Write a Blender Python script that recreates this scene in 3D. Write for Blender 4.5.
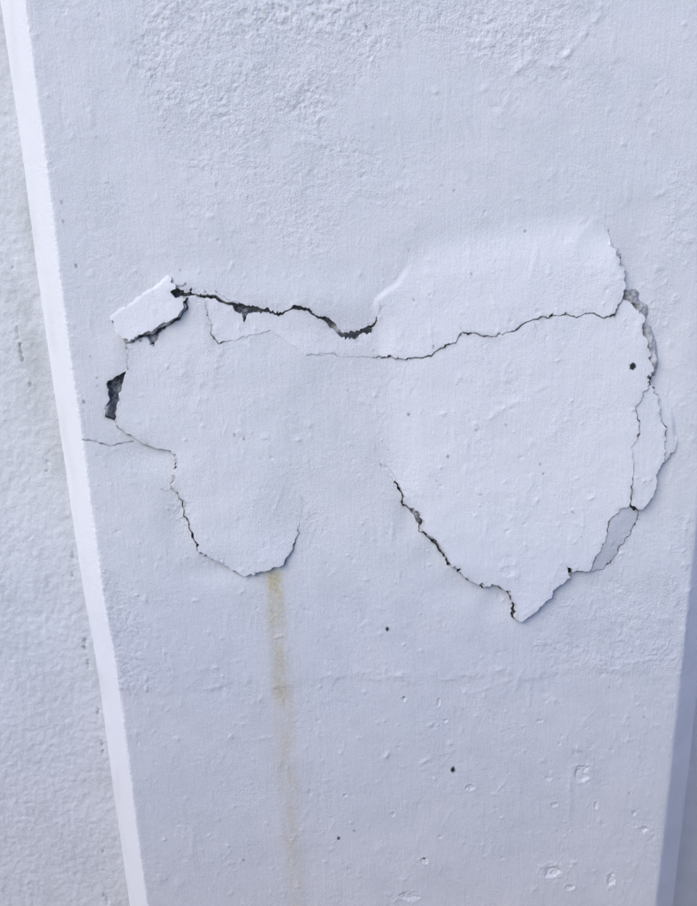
import bpy, math
import numpy as np
from mathutils import Matrix

# ------------------------------------------------------------------ reset
for o in list(bpy.data.objects):
    bpy.data.objects.remove(o, do_unlink=True)
scene = bpy.context.scene
COL = scene.collection
R_ = math.radians

# ------------------------------------------------------------------ camera
F_PX, PITCH, ROLL, DIST = 720.0, 15.2, -1.7, 0.45     # focal length in px of a 697 x 906 frame
rot = Matrix.Rotation(R_(90 - PITCH), 3, 'X') @ Matrix.Rotation(R_(ROLL), 3, 'Z')
cam_d = bpy.data.cameras.new('camera')
cam = bpy.data.objects.new('camera', cam_d)
COL.objects.link(cam)
cam.matrix_world = Matrix.Translation((0, -DIST, 0)) @ rot.to_4x4()
cam_d.sensor_fit = 'VERTICAL'
cam_d.sensor_height = 24.0
cam_d.lens = 24.0 * F_PX / 906.0
cam_d.clip_start = 0.01
cam_d.clip_end = 500
scene.camera = cam
scene.render.resolution_x, scene.render.resolution_y = 788, 1024

# ------------------------------------------------------------------ sky, sun, exposure
SUN_EL, SUN_AZ = 42.0, -41.0        # azimuth from straight out of the wall (-Y), negative = to the left
world = bpy.data.worlds.new('World')
scene.world = world
world.use_nodes = True
wn = world.node_tree.nodes
wl = world.node_tree.links
sky = wn.new('ShaderNodeTexSky')
sky.sky_type = 'NISHITA'
sky.sun_disc = False
sky.sun_elevation = R_(SUN_EL)
sky.sun_rotation = R_(180.0 - SUN_AZ)
sky.air_density = 1.0
sky.dust_density = 1.0
sky.ozone_density = 2.0
hs = wn.new('ShaderNodeHueSaturation')
hs.inputs['Hue'].default_value = 0.524
hs.inputs['Saturation'].default_value = 1.28
wl.new(sky.outputs[0], hs.inputs['Color'])
wl.new(hs.outputs[0], wn['Background'].inputs['Color'])
wn['Background'].inputs['Strength'].default_value = 0.15

sun_d = bpy.data.lights.new('sun', 'SUN')
sun_d.energy = 1.5
sun_d.angle = R_(42)
sun_d.color = (1.0, 0.985, 0.96)
sun = bpy.data.objects.new('sun', sun_d)
COL.objects.link(sun)
se, sa = R_(SUN_EL), R_(SUN_AZ)
sdir = np.array([math.cos(se) * math.sin(sa), -math.cos(se) * math.cos(sa), math.sin(se)])
from mathutils import Vector
sun.rotation_euler = Vector(sdir).to_track_quat('Z', 'Y').to_euler()
sun.location = (-3, -3, 4)

vs = scene.view_settings
vs.view_transform = 'Standard'
vs.look = 'None'
vs.gamma = 1.0
vs.exposure = 0.24

# ------------------------------------------------------------------ helpers: numbers
RM = np.array(rot)

def P(px, py, y=-1.5):
    """point of the pier face (millimetres) for a place measured on the photograph"""
    d = RM @ np.array([(px - 348.5) / F_PX, -(py - 453.0) / F_PX, -1.0])
    k = (y + DIST * 1000) / d[1]
    q = np.array([0, -DIST * 1000, 0]) + k * d
    return q[0], q[2]

def PL(pts, y=-1.5):
    return np.array([P(a[0], a[1], y) for a in pts])

def _hash(ix, iy, seed):
    h = (ix.astype(np.int64) * 374761393 + iy.astype(np.int64) * 668265263 + seed * 974634777) & 0xFFFFFFFF
    h = ((h ^ (h >> 13)) * 1274126177) & 0xFFFFFFFF
    return (h ^ (h >> 16)) & 0xFFFF

def pn(x, y, seed=0):
    """gradient noise, about -0.7 .. 0.7"""
    x, y = np.broadcast_arrays(x, y)
    x0, y0 = np.floor(x), np.floor(y)
    fx, fy = x - x0, y - y0
    u = fx * fx * fx * (fx * (fx * 6 - 15) + 10)
    v = fy * fy * fy * (fy * (fy * 6 - 15) + 10)
    def g(dx, dy):
        a = _hash(x0 + dx, y0 + dy, seed) * (2 * np.pi / 65536.0)
        return np.cos(a) * (fx - dx) + np.sin(a) * (fy - dy)
    a0 = g(0, 0); a1 = g(1, 0); b0 = g(0, 1); b1 = g(1, 1)
    a = a0 + u * (a1 - a0)
    b = b0 + u * (b1 - b0)
    return a + v * (b - a)

def fbm(x, y, seed=0, octaves=3, gain=0.5):
    s = 0; a = 1.0
    for k in range(octaves):
        s = s + a * pn(x * 2 ** k, y * 2 ** k, seed + 17 * k)
        a *= gain
    return s

def sstep(t):
    t = np.clip(t, 0, 1)
    return t * t * (3 - 2 * t)

def seg_dist(X, Z, pts, closed=False, vals=None):
    """distance to a polyline; with vals also the value interpolated along it"""
    best = np.full(X.shape, 1e9)
    bv = np.zeros(X.shape) if vals is not None else None
    n = len(pts)
    for i in range(n if closed else n - 1):
        a = pts[i]; b = pts[(i + 1) % n]
        d = b - a
        L2 = d @ d + 1e-12
        t = np.clip(((X - a[0]) * d[0] + (Z - a[1]) * d[1]) / L2, 0, 1)
        q = np.hypot(X - a[0] - t * d[0], Z - a[1] - t * d[1])
        if vals is None:
            best = np.minimum(best, q)
        else:
            w = vals[i] + (vals[(i + 1) % n] - vals[i]) * t
            m = (q - w) < (best - bv)
            best = np.where(m, q, best); bv = np.where(m, w, bv)
    return best if vals is None else (best, bv)

def sd_poly(X, Z, pts):
    d = seg_dist(X, Z, pts, True)
    ins = np.zeros(X.shape, bool)
    n = len(pts)
    for i in range(n):
        x0, z0 = pts[i]; x1, z1 = pts[(i + 1) % n]
        if z0 == z1:
            continue
        c = ((z0 > Z) != (z1 > Z)) & (X < (x1 - x0) * (Z - z0) / (z1 - z0) + x0)
        ins ^= c
    return np.where(ins, -d, d)

def tps(ctrl, X, Z):
    """thin plate spline through (px, py, height mm)"""
    p = PL([(c[0], c[1]) for c in ctrl]) / 50.0
    h = np.array([c[2] for c in ctrl], float)
    n = len(p)
    r = np.hypot(p[:, None, 0] - p[None, :, 0], p[:, None, 1] - p[None, :, 1])
    K = np.where(r > 0, r * r * np.log(r + 1e-12), 0) + np.eye(n) * 0.002
    A = np.zeros((n + 3, n + 3)); A[:n, :n] = K; A[:n, n] = 1; A[:n, n + 1:] = p
    A[n, :n] = 1; A[n + 1:, :n] = p.T
    s = np.linalg.solve(A, np.concatenate([h, [0, 0, 0]]))
    x, z = X / 50.0, Z / 50.0
    out = s[n] + s[n + 1] * x + s[n + 2] * z
    for i in range(n):
        q = (x - p[i, 0]) ** 2 + (z - p[i, 1]) ** 2 + 1e-12
        out = out + s[i] * 0.5 * q * np.log(q)
    return out

# ------------------------------------------------------------------ helpers: materials
def mat(name):
    m = bpy.data.materials.new(name)
    m.use_nodes = True
    nt = m.node_tree
    return m, nt, nt.nodes['Principled BSDF']

def nd(nt, kind, **kw):
    n = nt.nodes.new(kind)
    for k, v in kw.items():
        if k in n.inputs:
            n.inputs[k].default_value = v
        else:
            setattr(n, k, v)
    return n

def mixc(nt, fac, a, b, mode='MIX'):
    n = nt.nodes.new('ShaderNodeMix'); n.data_type = 'RGBA'; n.blend_type = mode
    for sock, v in ((n.inputs[0], fac), (n.inputs[6], a), (n.inputs[7], b)):
        if isinstance(v, bpy.types.NodeSocket):
            nt.links.new(v, sock)
        else:
            sock.default_value = v
    return n.outputs[2]

def noise(nt, vec, scale, detail=2, rough=0.5):
    n = nd(nt, 'ShaderNodeTexNoise')
    n.inputs['Scale'].default_value = scale; n.inputs['Detail'].default_value = detail
    n.inputs['Roughness'].default_value = rough
    nt.links.new(vec, n.inputs['Vector'])
    return n.outputs['Fac']

def ramp(nt, fac, p0, p1):
    n = nd(nt, 'ShaderNodeMapRange'); n.interpolation_type = 'SMOOTHSTEP'
    n.inputs[1].default_value = p0; n.inputs[2].default_value = p1
    nt.links.new(fac, n.inputs[0])
    return n.outputs[0]

def paint_material(name, base, tint, bump_fine, bump_brush, rough=0.55):
    m, nt, bs = mat(name)
    tc = nd(nt, 'ShaderNodeTexCoord').outputs['Object']
    mp = nd(nt, 'ShaderNodeMapping'); mp.inputs['Scale'].default_value = (1, 1, 0.09)
    nt.links.new(tc, mp.inputs['Vector'])
    n1 = noise(nt, tc, 14, 3); n2 = noise(nt, tc, 900, 3, 0.6); n3 = noise(nt, mp.outputs[0], 620, 3, 0.6)
    c = mixc(nt, ramp(nt, n1, 0.35, 0.65), base, tint)
    c = mixc(nt, ramp(nt, noise(nt, tc, 38, 4, 0.6), 0.42, 0.72), c, tuple(0.955 * q for q in tint[:3]) + (1,))
    att = lambda a: [setattr(n := nd(nt, 'ShaderNodeAttribute'), 'attribute_name', a), n][1].outputs['Fac']
    st, di = att('stain'), att('dirt')
    c = mixc(nt, att('whiten'), c, (0.86, 0.85, 0.84, 1))
    stn = noise(nt, tc, 420, 3, 0.65)
    mul = nd(nt, 'ShaderNodeMath', operation='MULTIPLY'); nt.links.new(st, mul.inputs[0])
    nt.links.new(ramp(nt, stn, 0.15, 0.6), mul.inputs[1])
    c = mixc(nt, mul.outputs[0], c, (0.60, 0.52, 0.29, 1))
    c = mixc(nt, di, c, (0.030, 0.030, 0.035, 1))
    al = att('algae')
    c = mixc(nt, al, c, (0.42, 0.43, 0.36, 1))
    nt.links.new(c, bs.inputs['Base Color'])
    bs.inputs['Roughness'].default_value = rough
    bs.inputs['Specular IOR Level'].default_value = 0.25
    b1 = nd(nt, 'ShaderNodeBump'); b1.inputs['Distance'].default_value = bump_brush; b1.inputs['Strength'].default_value = 1
    nt.links.new(n3, b1.inputs['Height'])
    b2 = nd(nt, 'ShaderNodeBump'); b2.inputs['Distance'].default_value = bump_fine; b2.inputs['Strength'].default_value = 1
    nt.links.new(n2, b2.inputs['Height']); nt.links.new(ramp(nt, att('rough'), -0.5, 1.0), b2.inputs['Strength']); nt.links.new(b1.outputs[0], b2.inputs['Normal'])
    nt.links.new(b2.outputs[0], bs.inputs['Normal'])
    return m

def plaster_material(name, dark, light, scale=160, pale=False):
    m, nt, bs = mat(name)
    tc = nd(nt, 'ShaderNodeTexCoord').outputs['Object']
    n1 = noise(nt, tc, scale, 4, 0.6); n2 = noise(nt, tc, 1100, 3, 0.6)
    c = mixc(nt, ramp(nt, n1, 0.35, 0.65), dark, light)
    if pale:
        a = nd(nt, 'ShaderNodeAttribute'); a.attribute_name = 'pale'
        c = mixc(nt, a.outputs['Fac'], c, (0.62, 0.61, 0.60, 1))
    nt.links.new(c, bs.inputs['Base Color'])
    bs.inputs['Roughness'].default_value = 0.9
    b = nd(nt, 'ShaderNodeBump'); b.inputs['Distance'].default_value = 0.0006; b.inputs['Strength'].default_value = 1
    nt.links.new(n2, b.inputs['Height']); nt.links.new(b.outputs[0], bs.inputs['Normal'])
    return m

M_PAINT = paint_material('white_paint', (0.80, 0.79, 0.775, 1), (0.765, 0.77, 0.76, 1), 0.00062, 0.00018, 0.7)
M_WALL = paint_material('wall_paint', (0.84, 0.835, 0.81, 1), (0.80, 0.80, 0.775, 1), 0.00050, 0.00003, 0.75)
M_EDGE = plaster_material('broken_paint_edge', (0.46, 0.45, 0.44, 1), (0.74, 0.73, 0.71, 1), 420)
M_BACK = plaster_material('flake_underside', (0.22, 0.22, 0.22, 1), (0.34, 0.33, 0.33, 1))
M_CORE = plaster_material('grey_plaster', (0.10, 0.10, 0.11, 1), (0.42, 0.415, 0.41, 1), 520, True)
M_GROUND = plaster_material('paving', (0.25, 0.25, 0.255, 1), (0.32, 0.32, 0.325, 1), 3)

# ------------------------------------------------------------------ helpers: meshes
def link_mesh(name, V, tris, mats, mat_idx, attrs, parent=None, smooth=True):
    me = bpy.data.meshes.new(name)
    V = np.ascontiguousarray(V, dtype=np.float32)
    T = np.ascontiguousarray(tris, dtype=np.int32)
    me.vertices.add(len(V)); me.vertices.foreach_set('co', V.ravel())
    me.loops.add(T.size); me.loops.foreach_set('vertex_index', T.ravel())
    me.polygons.add(len(T)); me.polygons.foreach_set('loop_start', np.arange(0, T.size, 3, dtype=np.int32))
    me.polygons.foreach_set('material_index', np.ascontiguousarray(mat_idx, dtype=np.int32))
    for m in mats:
        me.materials.append(m)
    me.update(calc_edges=True)
    me.validate()
    me.polygons.foreach_set('use_smooth', np.ones(len(me.polygons), bool))
    for k, a in attrs.items():
        at = me.attributes.new(k, 'FLOAT', 'POINT')
        at.data.foreach_set('value', np.ascontiguousarray(a, dtype=np.float32))
    o = bpy.data.objects.new(name, me)
    COL.objects.link(o)
    if parent:
        o.parent = parent
    return o

def sheet(name, f, cols, names, parent, thick, top_mat, back=True, skirt=True, bevel=0.0):
    """cut the region f < 0 out of a height grid. cols = X, Z, H, attrs... as (nz, nx) arrays in mm.
    thick: depth of the broken edge; back: close the rear with a copy of the front."""
    nz, nx = f.shape
    D = np.stack([c.ravel() for c in cols], 1)
    fv = f.ravel()
    idx = np.arange(nz * nx).reshape(nz, nx)
    a, b, c, d = idx[:-1, :-1].ravel(), idx[:-1, 1:].ravel(), idx[1:, 1:].ravel(), idx[1:, :-1].ravel()
    par = ((np.add.outer(np.arange(nz - 1), np.arange(nx - 1))) % 2).ravel().astype(bool)
    T = np.concatenate([
        np.stack([a, b, c], 1)[~par], np.stack([a, c, d], 1)[~par],
        np.stack([a, b, d], 1)[par], np.stack([b, c, d], 1)[par]])
    ins = fv < 0
    k = ins[T].sum(1)
    full = T[k == 3]
    mixed = T[(k == 1) | (k == 2)]
    extra, new, edges, cache = [], [], [], {}
    base = len(D)
    def cross(i, j):
        key = (i, j) if i < j else (j, i)
        if key not in cache:
            i, j = key
            t = fv[i] / (fv[i] - fv[j])
            t = min(max(t, 0.02), 0.98)
            cache[key] = base + len(extra)
            extra.append(D[i] + (D[j] - D[i]) * t)
        return cache[key]
    for t in mixed.tolist():
        n = ins[t[0]] + 0 + ins[t[1]] + ins[t[2]]
        want = bool(n == 1)
        for s in range(3):
            p, q, r = t[s], t[(s + 1) % 3], t[(s + 2) % 3]
            if bool(ins[p]) == want and bool(ins[q]) != want and bool(ins[r]) != want:
                break
        pq, pr = cross(p, q), cross(p, r)
        if want:
            new.append((p, pq, pr)); edges.append((pq, pr))
        else:
            new.append((pq, q, r)); new.append((pq, r, pr)); edges.append((pr, pq))
    if extra:
        D = np.concatenate([D, np.array(extra)])
        T = np.concatenate([full, np.array(new)])
    else:
        T = full
    used = np.unique(T)
    remap = np.full(len(D), -1, np.int64); remap[used] = np.arange(len(used))
    T = remap[T]; D = D[used]
    X, Z, H = D[:, 0], D[:, 1], D[:, 2]
    front = np.stack([X, -H, Z], 1)
    Vs, Ts, Ms, att = [front], [T], [np.zeros(len(T), int)], [D[:, 3:]]
    off = len(front)
    if skirt and edges:
        E = remap[np.array(edges)]
        rim = np.unique(E)
        rm = np.full(len(D), -1, np.int64); rm[rim] = np.arange(len(rim))
        e0, e1 = rm[E[:, 0]], rm[E[:, 1]]
        nrm = np.zeros((len(rim), 2))
        dv = D[E[:, 1], :2] - D[E[:, 0], :2]
        on = np.stack([dv[:, 1], -dv[:, 0]], 1)          # outward of a counter-clockwise region
        np.add.at(nrm, e0, on); np.add.at(nrm, e1, on)
        nrm /= (np.linalg.norm(nrm, axis=1, keepdims=True) + 1e-9)
        top = front[rim]
        th = thick * (1 + 0.5 * pn(X[rim] / 4, Z[rim] / 4, 71))
        mid = top.copy(); mid[:, 1] += th * 0.5
        jit = pn(X[rim] / 1.6, Z[rim] / 1.6, 5) * 0.5
        mid[:, 0] += nrm[:, 0] * (bevel * 0.3 + jit); mid[:, 2] += nrm[:, 1] * (bevel * 0.3 + jit)
        bot = top.copy(); bot[:, 1] += th
        bot[:, 0] += nrm[:, 0] * bevel; bot[:, 2] += nrm[:, 1] * bevel
        n = len(rim)
        Vs += [top, mid, bot]
        for lo, hi in ((off, off + n), (off + n, off + 2 * n)):
            Ts += [np.stack([lo + e0, hi + e0, hi + e1], 1), np.stack([lo + e0, hi + e1, lo + e1], 1)]
            Ms += [np.ones(len(e0), int)] * 2
        att += [D[rim, 3:]] * 3
        off += 3 * n
    if back:
        bk = front.copy(); bk[:, 1] += thick
        Vs.append(bk); Ts.append(T[:, ::-1] + off); Ms.append(np.full(len(T), 2)); att.append(D[:, 3:])
    V = np.concatenate(Vs) / 1000.0
    A = np.concatenate(att)
    return link_mesh(name, V, np.concatenate(Ts), [top_mat, M_EDGE, M_BACK], np.concatenate(Ms),
                     {nm: A[:, i] for i, nm in enumerate(names)}, parent)

def steps(lo, hi, fine, far_lo, far_hi, grow=1.25, cap=14.0):
    """fine spacing between lo and hi, widening spacing out to the far ends"""
    c = list(np.arange(lo, hi, fine))
    s, v = fine, c[-1]
    while v < far_hi:
        s = min(s * grow, cap); v += s; c.append(min(v, far_hi))
    s, v, pre = fine, c[0], []
    while v > far_lo:
        s = min(s * grow, cap); v -= s; pre.append(max(v, far_lo))
    return np.array(pre[::-1] + c)

# ------------------------------------------------------------------ the pier face as a height field (mm)
XL, XR, DEPTH = -170.5, 231.0, 22.0
GROUND_Z, TOP_Z = -1120.0, 1400.0

def left_arris(Z, jit=True):
    zz = np.array([-1200, -500, -440, -400, -330, -296, -262, -236, -190, -120, -60, 0, 60, 140, 1500.0])
    xx = np.array([-167.2, -167.2, -167.4, -167.5, -167.4, -167.2, -168.0, -169.3, -170.2, -170.6, -171.2, -171.4, -170.6, -171.0, -171.0])
    if not jit:
        return np.interp(Z, zz, xx)
    return np.interp(Z, zz, xx) + 0.7 * pn(Z / 14.0, 0 * Z + 3.3, 9) + 0.25 * pn(Z / 4.0, 0 * Z + 1.3, 19)

def right_arris(Z):
    return XR + 0.8 * pn(Z / 40.0, 0 * Z + 7.7, 29) + 0.3 * pn(Z / 6.0, 0 * Z + 2.1, 39)

# ridges: polyline in photo px, half width mm, height mm
RIDGES = [
    ([(404, 769), (416, 768), (431, 758)], 1.5, 0.55), ([(440, 757), (452, 752), (462, 746)], 1.5, 0.5),
    ([(382, 760), (392, 750)], 1.6, 0.5), ([(470, 755), (476, 765)], 1.3, 0.4),
    ([(245, 743), (262, 739), (272, 738)], 1.4, 0.5), ([(375, 773), (383, 765), (388, 754)], 1.3, 0.45),
    ([(470, 695), (490, 688), (512, 680), (520, 670)], 1.6, 0.5), ([(146, 690), (146, 640)], 1.4, 0.45),
    ([(168, 676), (195, 671), (220, 668), (245, 658)], 1.3, 0.4),
    ([(497, 562), (504, 556), (516, 556)], 1.0, -0.5),
    ([(620, 664), (650, 660), (684, 658)], 1.2, 0.5), ([(684, 640), (690, 612)], 2.4, 1.0),
    ([(188, 345), (183, 375), (176, 402)], 2.2, 0.55), ([(214, 330), (208, 370), (196, 408)], 2.4, 0.6),
    ([(222, 345), (212, 385), (204, 405)], 1.4, 0.4), ([(204, 425), (199, 440)], 1.0, 0.4),
    ([(60, 85), (61, 112), (64, 130)], 0.9, -0.45), ([(178, 40), (172, 90), (160, 118)], 1.4, 0.45),
    ([(196, 60), (205, 55), (235, 50)], 1.2, -0.5), ([(480, 90), (505, 78), (530, 60), (556, 66), (570, 52), (590, 28), (602, 8)], 1.7, 0.9),
    ([(552, 175), (560, 160)], 2.4, 0.5), ([(508, 190), (514, 183)], 2.2, 0.5),
    ([(656, 197), (668, 190), (676, 193)], 1.7, 0.5), ([(645, 150), (646, 175)], 1.2, 0.4),
    ([(430, 260), (428, 300)], 2.5, 0.4), ([(232, 262), (228, 278)], 1.0, 0.35),
    ([(470, 350), (492, 342)], 1.0, -0.2), ([(490, 372), (492, 382)], 1.0, -0.5),
    ([(560, 375), (535, 395), (505, 405), (488, 418)], 3.0, 0.45),
    ([(628, 180), (630, 215), (640, 235)], 1.2, 0.4), ([(655, 690), (668, 686)], 1.0, 0.3),
]
# dents: px, py, rx mm, rz mm, depth mm (negative = bump)
DENTS = [
    (582, 775, 7.5, 7.0, 1.1), (552, 873, 8.0, 7.0, 1.2), (471, 789, 4.2, 2.6, 0.8), (612, 881, 3.4, 7.0, 1.1),
    (597, 807, 2.2, 3.6, 0.8), (645, 831, 4.2, 3.4, 0.9), (549, 780, 3.0, 2.4, 0.5), (555, 806, 3.4, 2.2, 0.6),
    (570, 889, 4.2, 3.0, 0.8), (410, 898, 9.0, 4.6, 0.9), (425, 862, 4.0, 3.0, 0.9), (540, 722, 3.0, 2.0, 0.5),
    (439, 703, 1.7, 3.6, 0.7), (446, 722, 2.2, 1.4, 0.6), (404, 700, 2.0, 2.4, 0.7), (440, 838, 3.0, 1.7, 0.4),
    (525, 752, 2.0, 2.0, -0.5), (186, 800, 2.0, 2.4, -0.6), (177, 740, 2.6, 2.2, -0.8), (230, 738, 2.6, 3.0, -0.8),
    (195, 601, 2.4, 1.7, -0.9), (298, 440, 2.6, 2.2, -0.9), (240, 432, 2.6, 3.0, -0.5), (310, 424, 3.5, 3.0, -0.5),
    (265, 437, 3.0, 2.4, -0.6), (507, 570, 6.0, 4.5, 0.3), (515, 574, 3.0, 3.0, -0.5), (480, 540, 2.5, 3.5, -0.4),
    (668, 325, 2.0, 2.0, -0.6), (676, 300, 3.0, 3.0, -0.7), (660, 268, 3.0, 2.4, -0.8), (690, 240, 4.0, 3.0, -0.8),
    (672, 345, 3.0, 3.2, -0.6), (645, 236, 3.5, 2.4, -0.5), (675, 215, 3.0, 5.0, -0.5), (690, 330, 4.0, 4.0, -0.6),
    (690, 518, 3.0, 5.0, -0.7), (686, 530, 2.2, 2.5, -0.9), (686, 565, 3.0, 3.4, -1.0), (676, 600, 4.0, 5.0, -0.8),
    (690, 592, 4.0, 4.0, -1.0), (665, 620, 6.0, 4.0, -0.6), (640, 645, 4.0, 3.0, -0.6), (620, 640, 4.0, 3.0, -0.5),
    (600, 630, 5.0, 4.0, -0.5), (560, 640, 5.0, 3.0, -0.5), (635, 815, 2.0, 3.0, 0.6), (560, 745, 1.7, 1.7, 0.4),
    (630, 795, 1.6, 1.6, 0.6), (345, 797, 1.8, 1.5, 0.6), (393, 816, 2.0, 2.4, 0.6), (380, 850, 3.5, 5.5, -0.5),
    (287, 770, 1.6, 1.8, -0.5), (180, 885, 5.0, 6.0, -0.7), (160, 880, 4.0, 7.0, -0.6), (500, 670, 6.0, 3.0, -0.6),
    (400, 676, 6.0, 3.2, -0.9), (450, 680, 6.0, 2.0, -0.7), (360, 672, 5.0, 3.5, -0.6), (330, 676, 4.0, 2.4, -0.7),
]
SPECKS = [  # dark pinholes and spots: px, py, radius mm
    (453.3, 770.8, 1.7), (631, 365.5, 2.3), (387.5, 629.8, 1.5), (408.8, 414.4, 1.0), (388.4, 450, 0.9),
    (234.5, 434.5, 1.1), (243.7, 438.3, 0.9), (259.7, 458, 0.9), (347.7, 390.6, 0.8), (433, 346.8, 1.0),
    (408.8, 250, 0.8), (413.7, 299.8, 0.9), (525, 231, 0.9), (447.5, 456, 0.9), (476, 430, 1.1), (539.3, 463, 1.0),
    (542, 473, 0.9), (396, 584.4, 0.9), (387, 534, 0.8), (403.6, 698.6, 0.9), (462.8, 710.8, 0.9), (424, 860, 1.3),
    (338.5, 840, 1.3), (354, 832, 1.0), (344, 797, 1.0), (260, 702.5, 0.9), (243, 861.7, 1.0), (609.6, 688.6, 1.0),
    (644.7, 718.4, 1.0), (630.6, 796, 0.8), (623, 676, 0.8), (60.5, 202, 1.2), (62, 221, 1.0), (75, 266, 1.0),
    (442, 185, 0.9), (454, 190, 0.9), (366, 26, 1.0), (672.5, 132, 0.8), (373, 351, 0.8), (381, 465, 0.9), (385, 466, 0.9),
    (90, 357, 0.9), (96, 378, 0.8), (83, 402, 1.0), (96, 386, 0.8), (570.5, 510, 0.9), (471, 274, 0.7), (580, 535, 0.8),
    (180, 270, 0.9), (505, 424, 0.8), (469, 419, 0.7), (436, 480, 0.8), (490, 712, 0.6), (404, 699, 0.9),
]
HAIRLINES = [
    ([(175, 487), (168, 492), (160, 490)], 0.3, 0.35), ([(398, 484), (392, 472), (386, 466)], 0.3, 0.4), ([(300, 519), (303, 506), (302, 496)], 0.3, 0.35),
    ([(607, 231), (604, 222), (606, 214)], 0.3, 0.3), ([(533, 319), (536, 330), (534, 338)], 0.3, 0.3), ([(464, 334), (460, 326)], 0.3, 0.3),
    ([(378, 316), (381, 308), (380, 302)], 0.3, 0.4), ([(128, 350), (127, 362), (127.5, 370)], 0.35, 0.5),  # px polyline, half width mm, strength
    ([(81, 440.5), (91, 441), (99, 443.5), (106, 446), (114.3, 445.8), (124, 443), (132.5, 442)], 0.42, 0.9),
    ([(306, 354), (318, 356), (333, 353), (339, 357), (372, 357)], 0.35, 0.45),
    ([(636.2, 436), (630.4, 446), (632.4, 466)], 0.30, 0.35),
    ([(411, 360), (405, 370), (402, 385)], 0.3, 0.18),
    ([(226, 342), (245, 337), (270, 330.5), (276, 331)], 0.3, 0.15),
    ([(178, 286), (183, 287), (186, 283)], 0.5, 0.8),
]

ROUGH_TOP = PL([(112, -400), (128, 20), (126, 70), (140, 118), (175, 150), (215, 150), (270, 165), (330, 128), (360, 75),
                (395, 52), (440, 58), (470, 68), (520, 72), (556, 74), (575, 50), (605, 8), (640, -60), (700, -400)])
ROUGH_MID = PL([(170, 130), (190, 215), (240, 235), (300, 250), (345, 225), (400, 215), (400, 130), (300, 110)])
ROUGH_LOW = PL([(545, 590), (600, 575), (690, 560), (700, 690), (640, 690), (560, 690), (520, 660)])
ROUGH_EDGE = PL([(60, 520), (110, 540), (135, 600), (150, 660), (180, 690), (150, 700), (90, 700)])
ZLINE = P(340, 683)[1]

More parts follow.
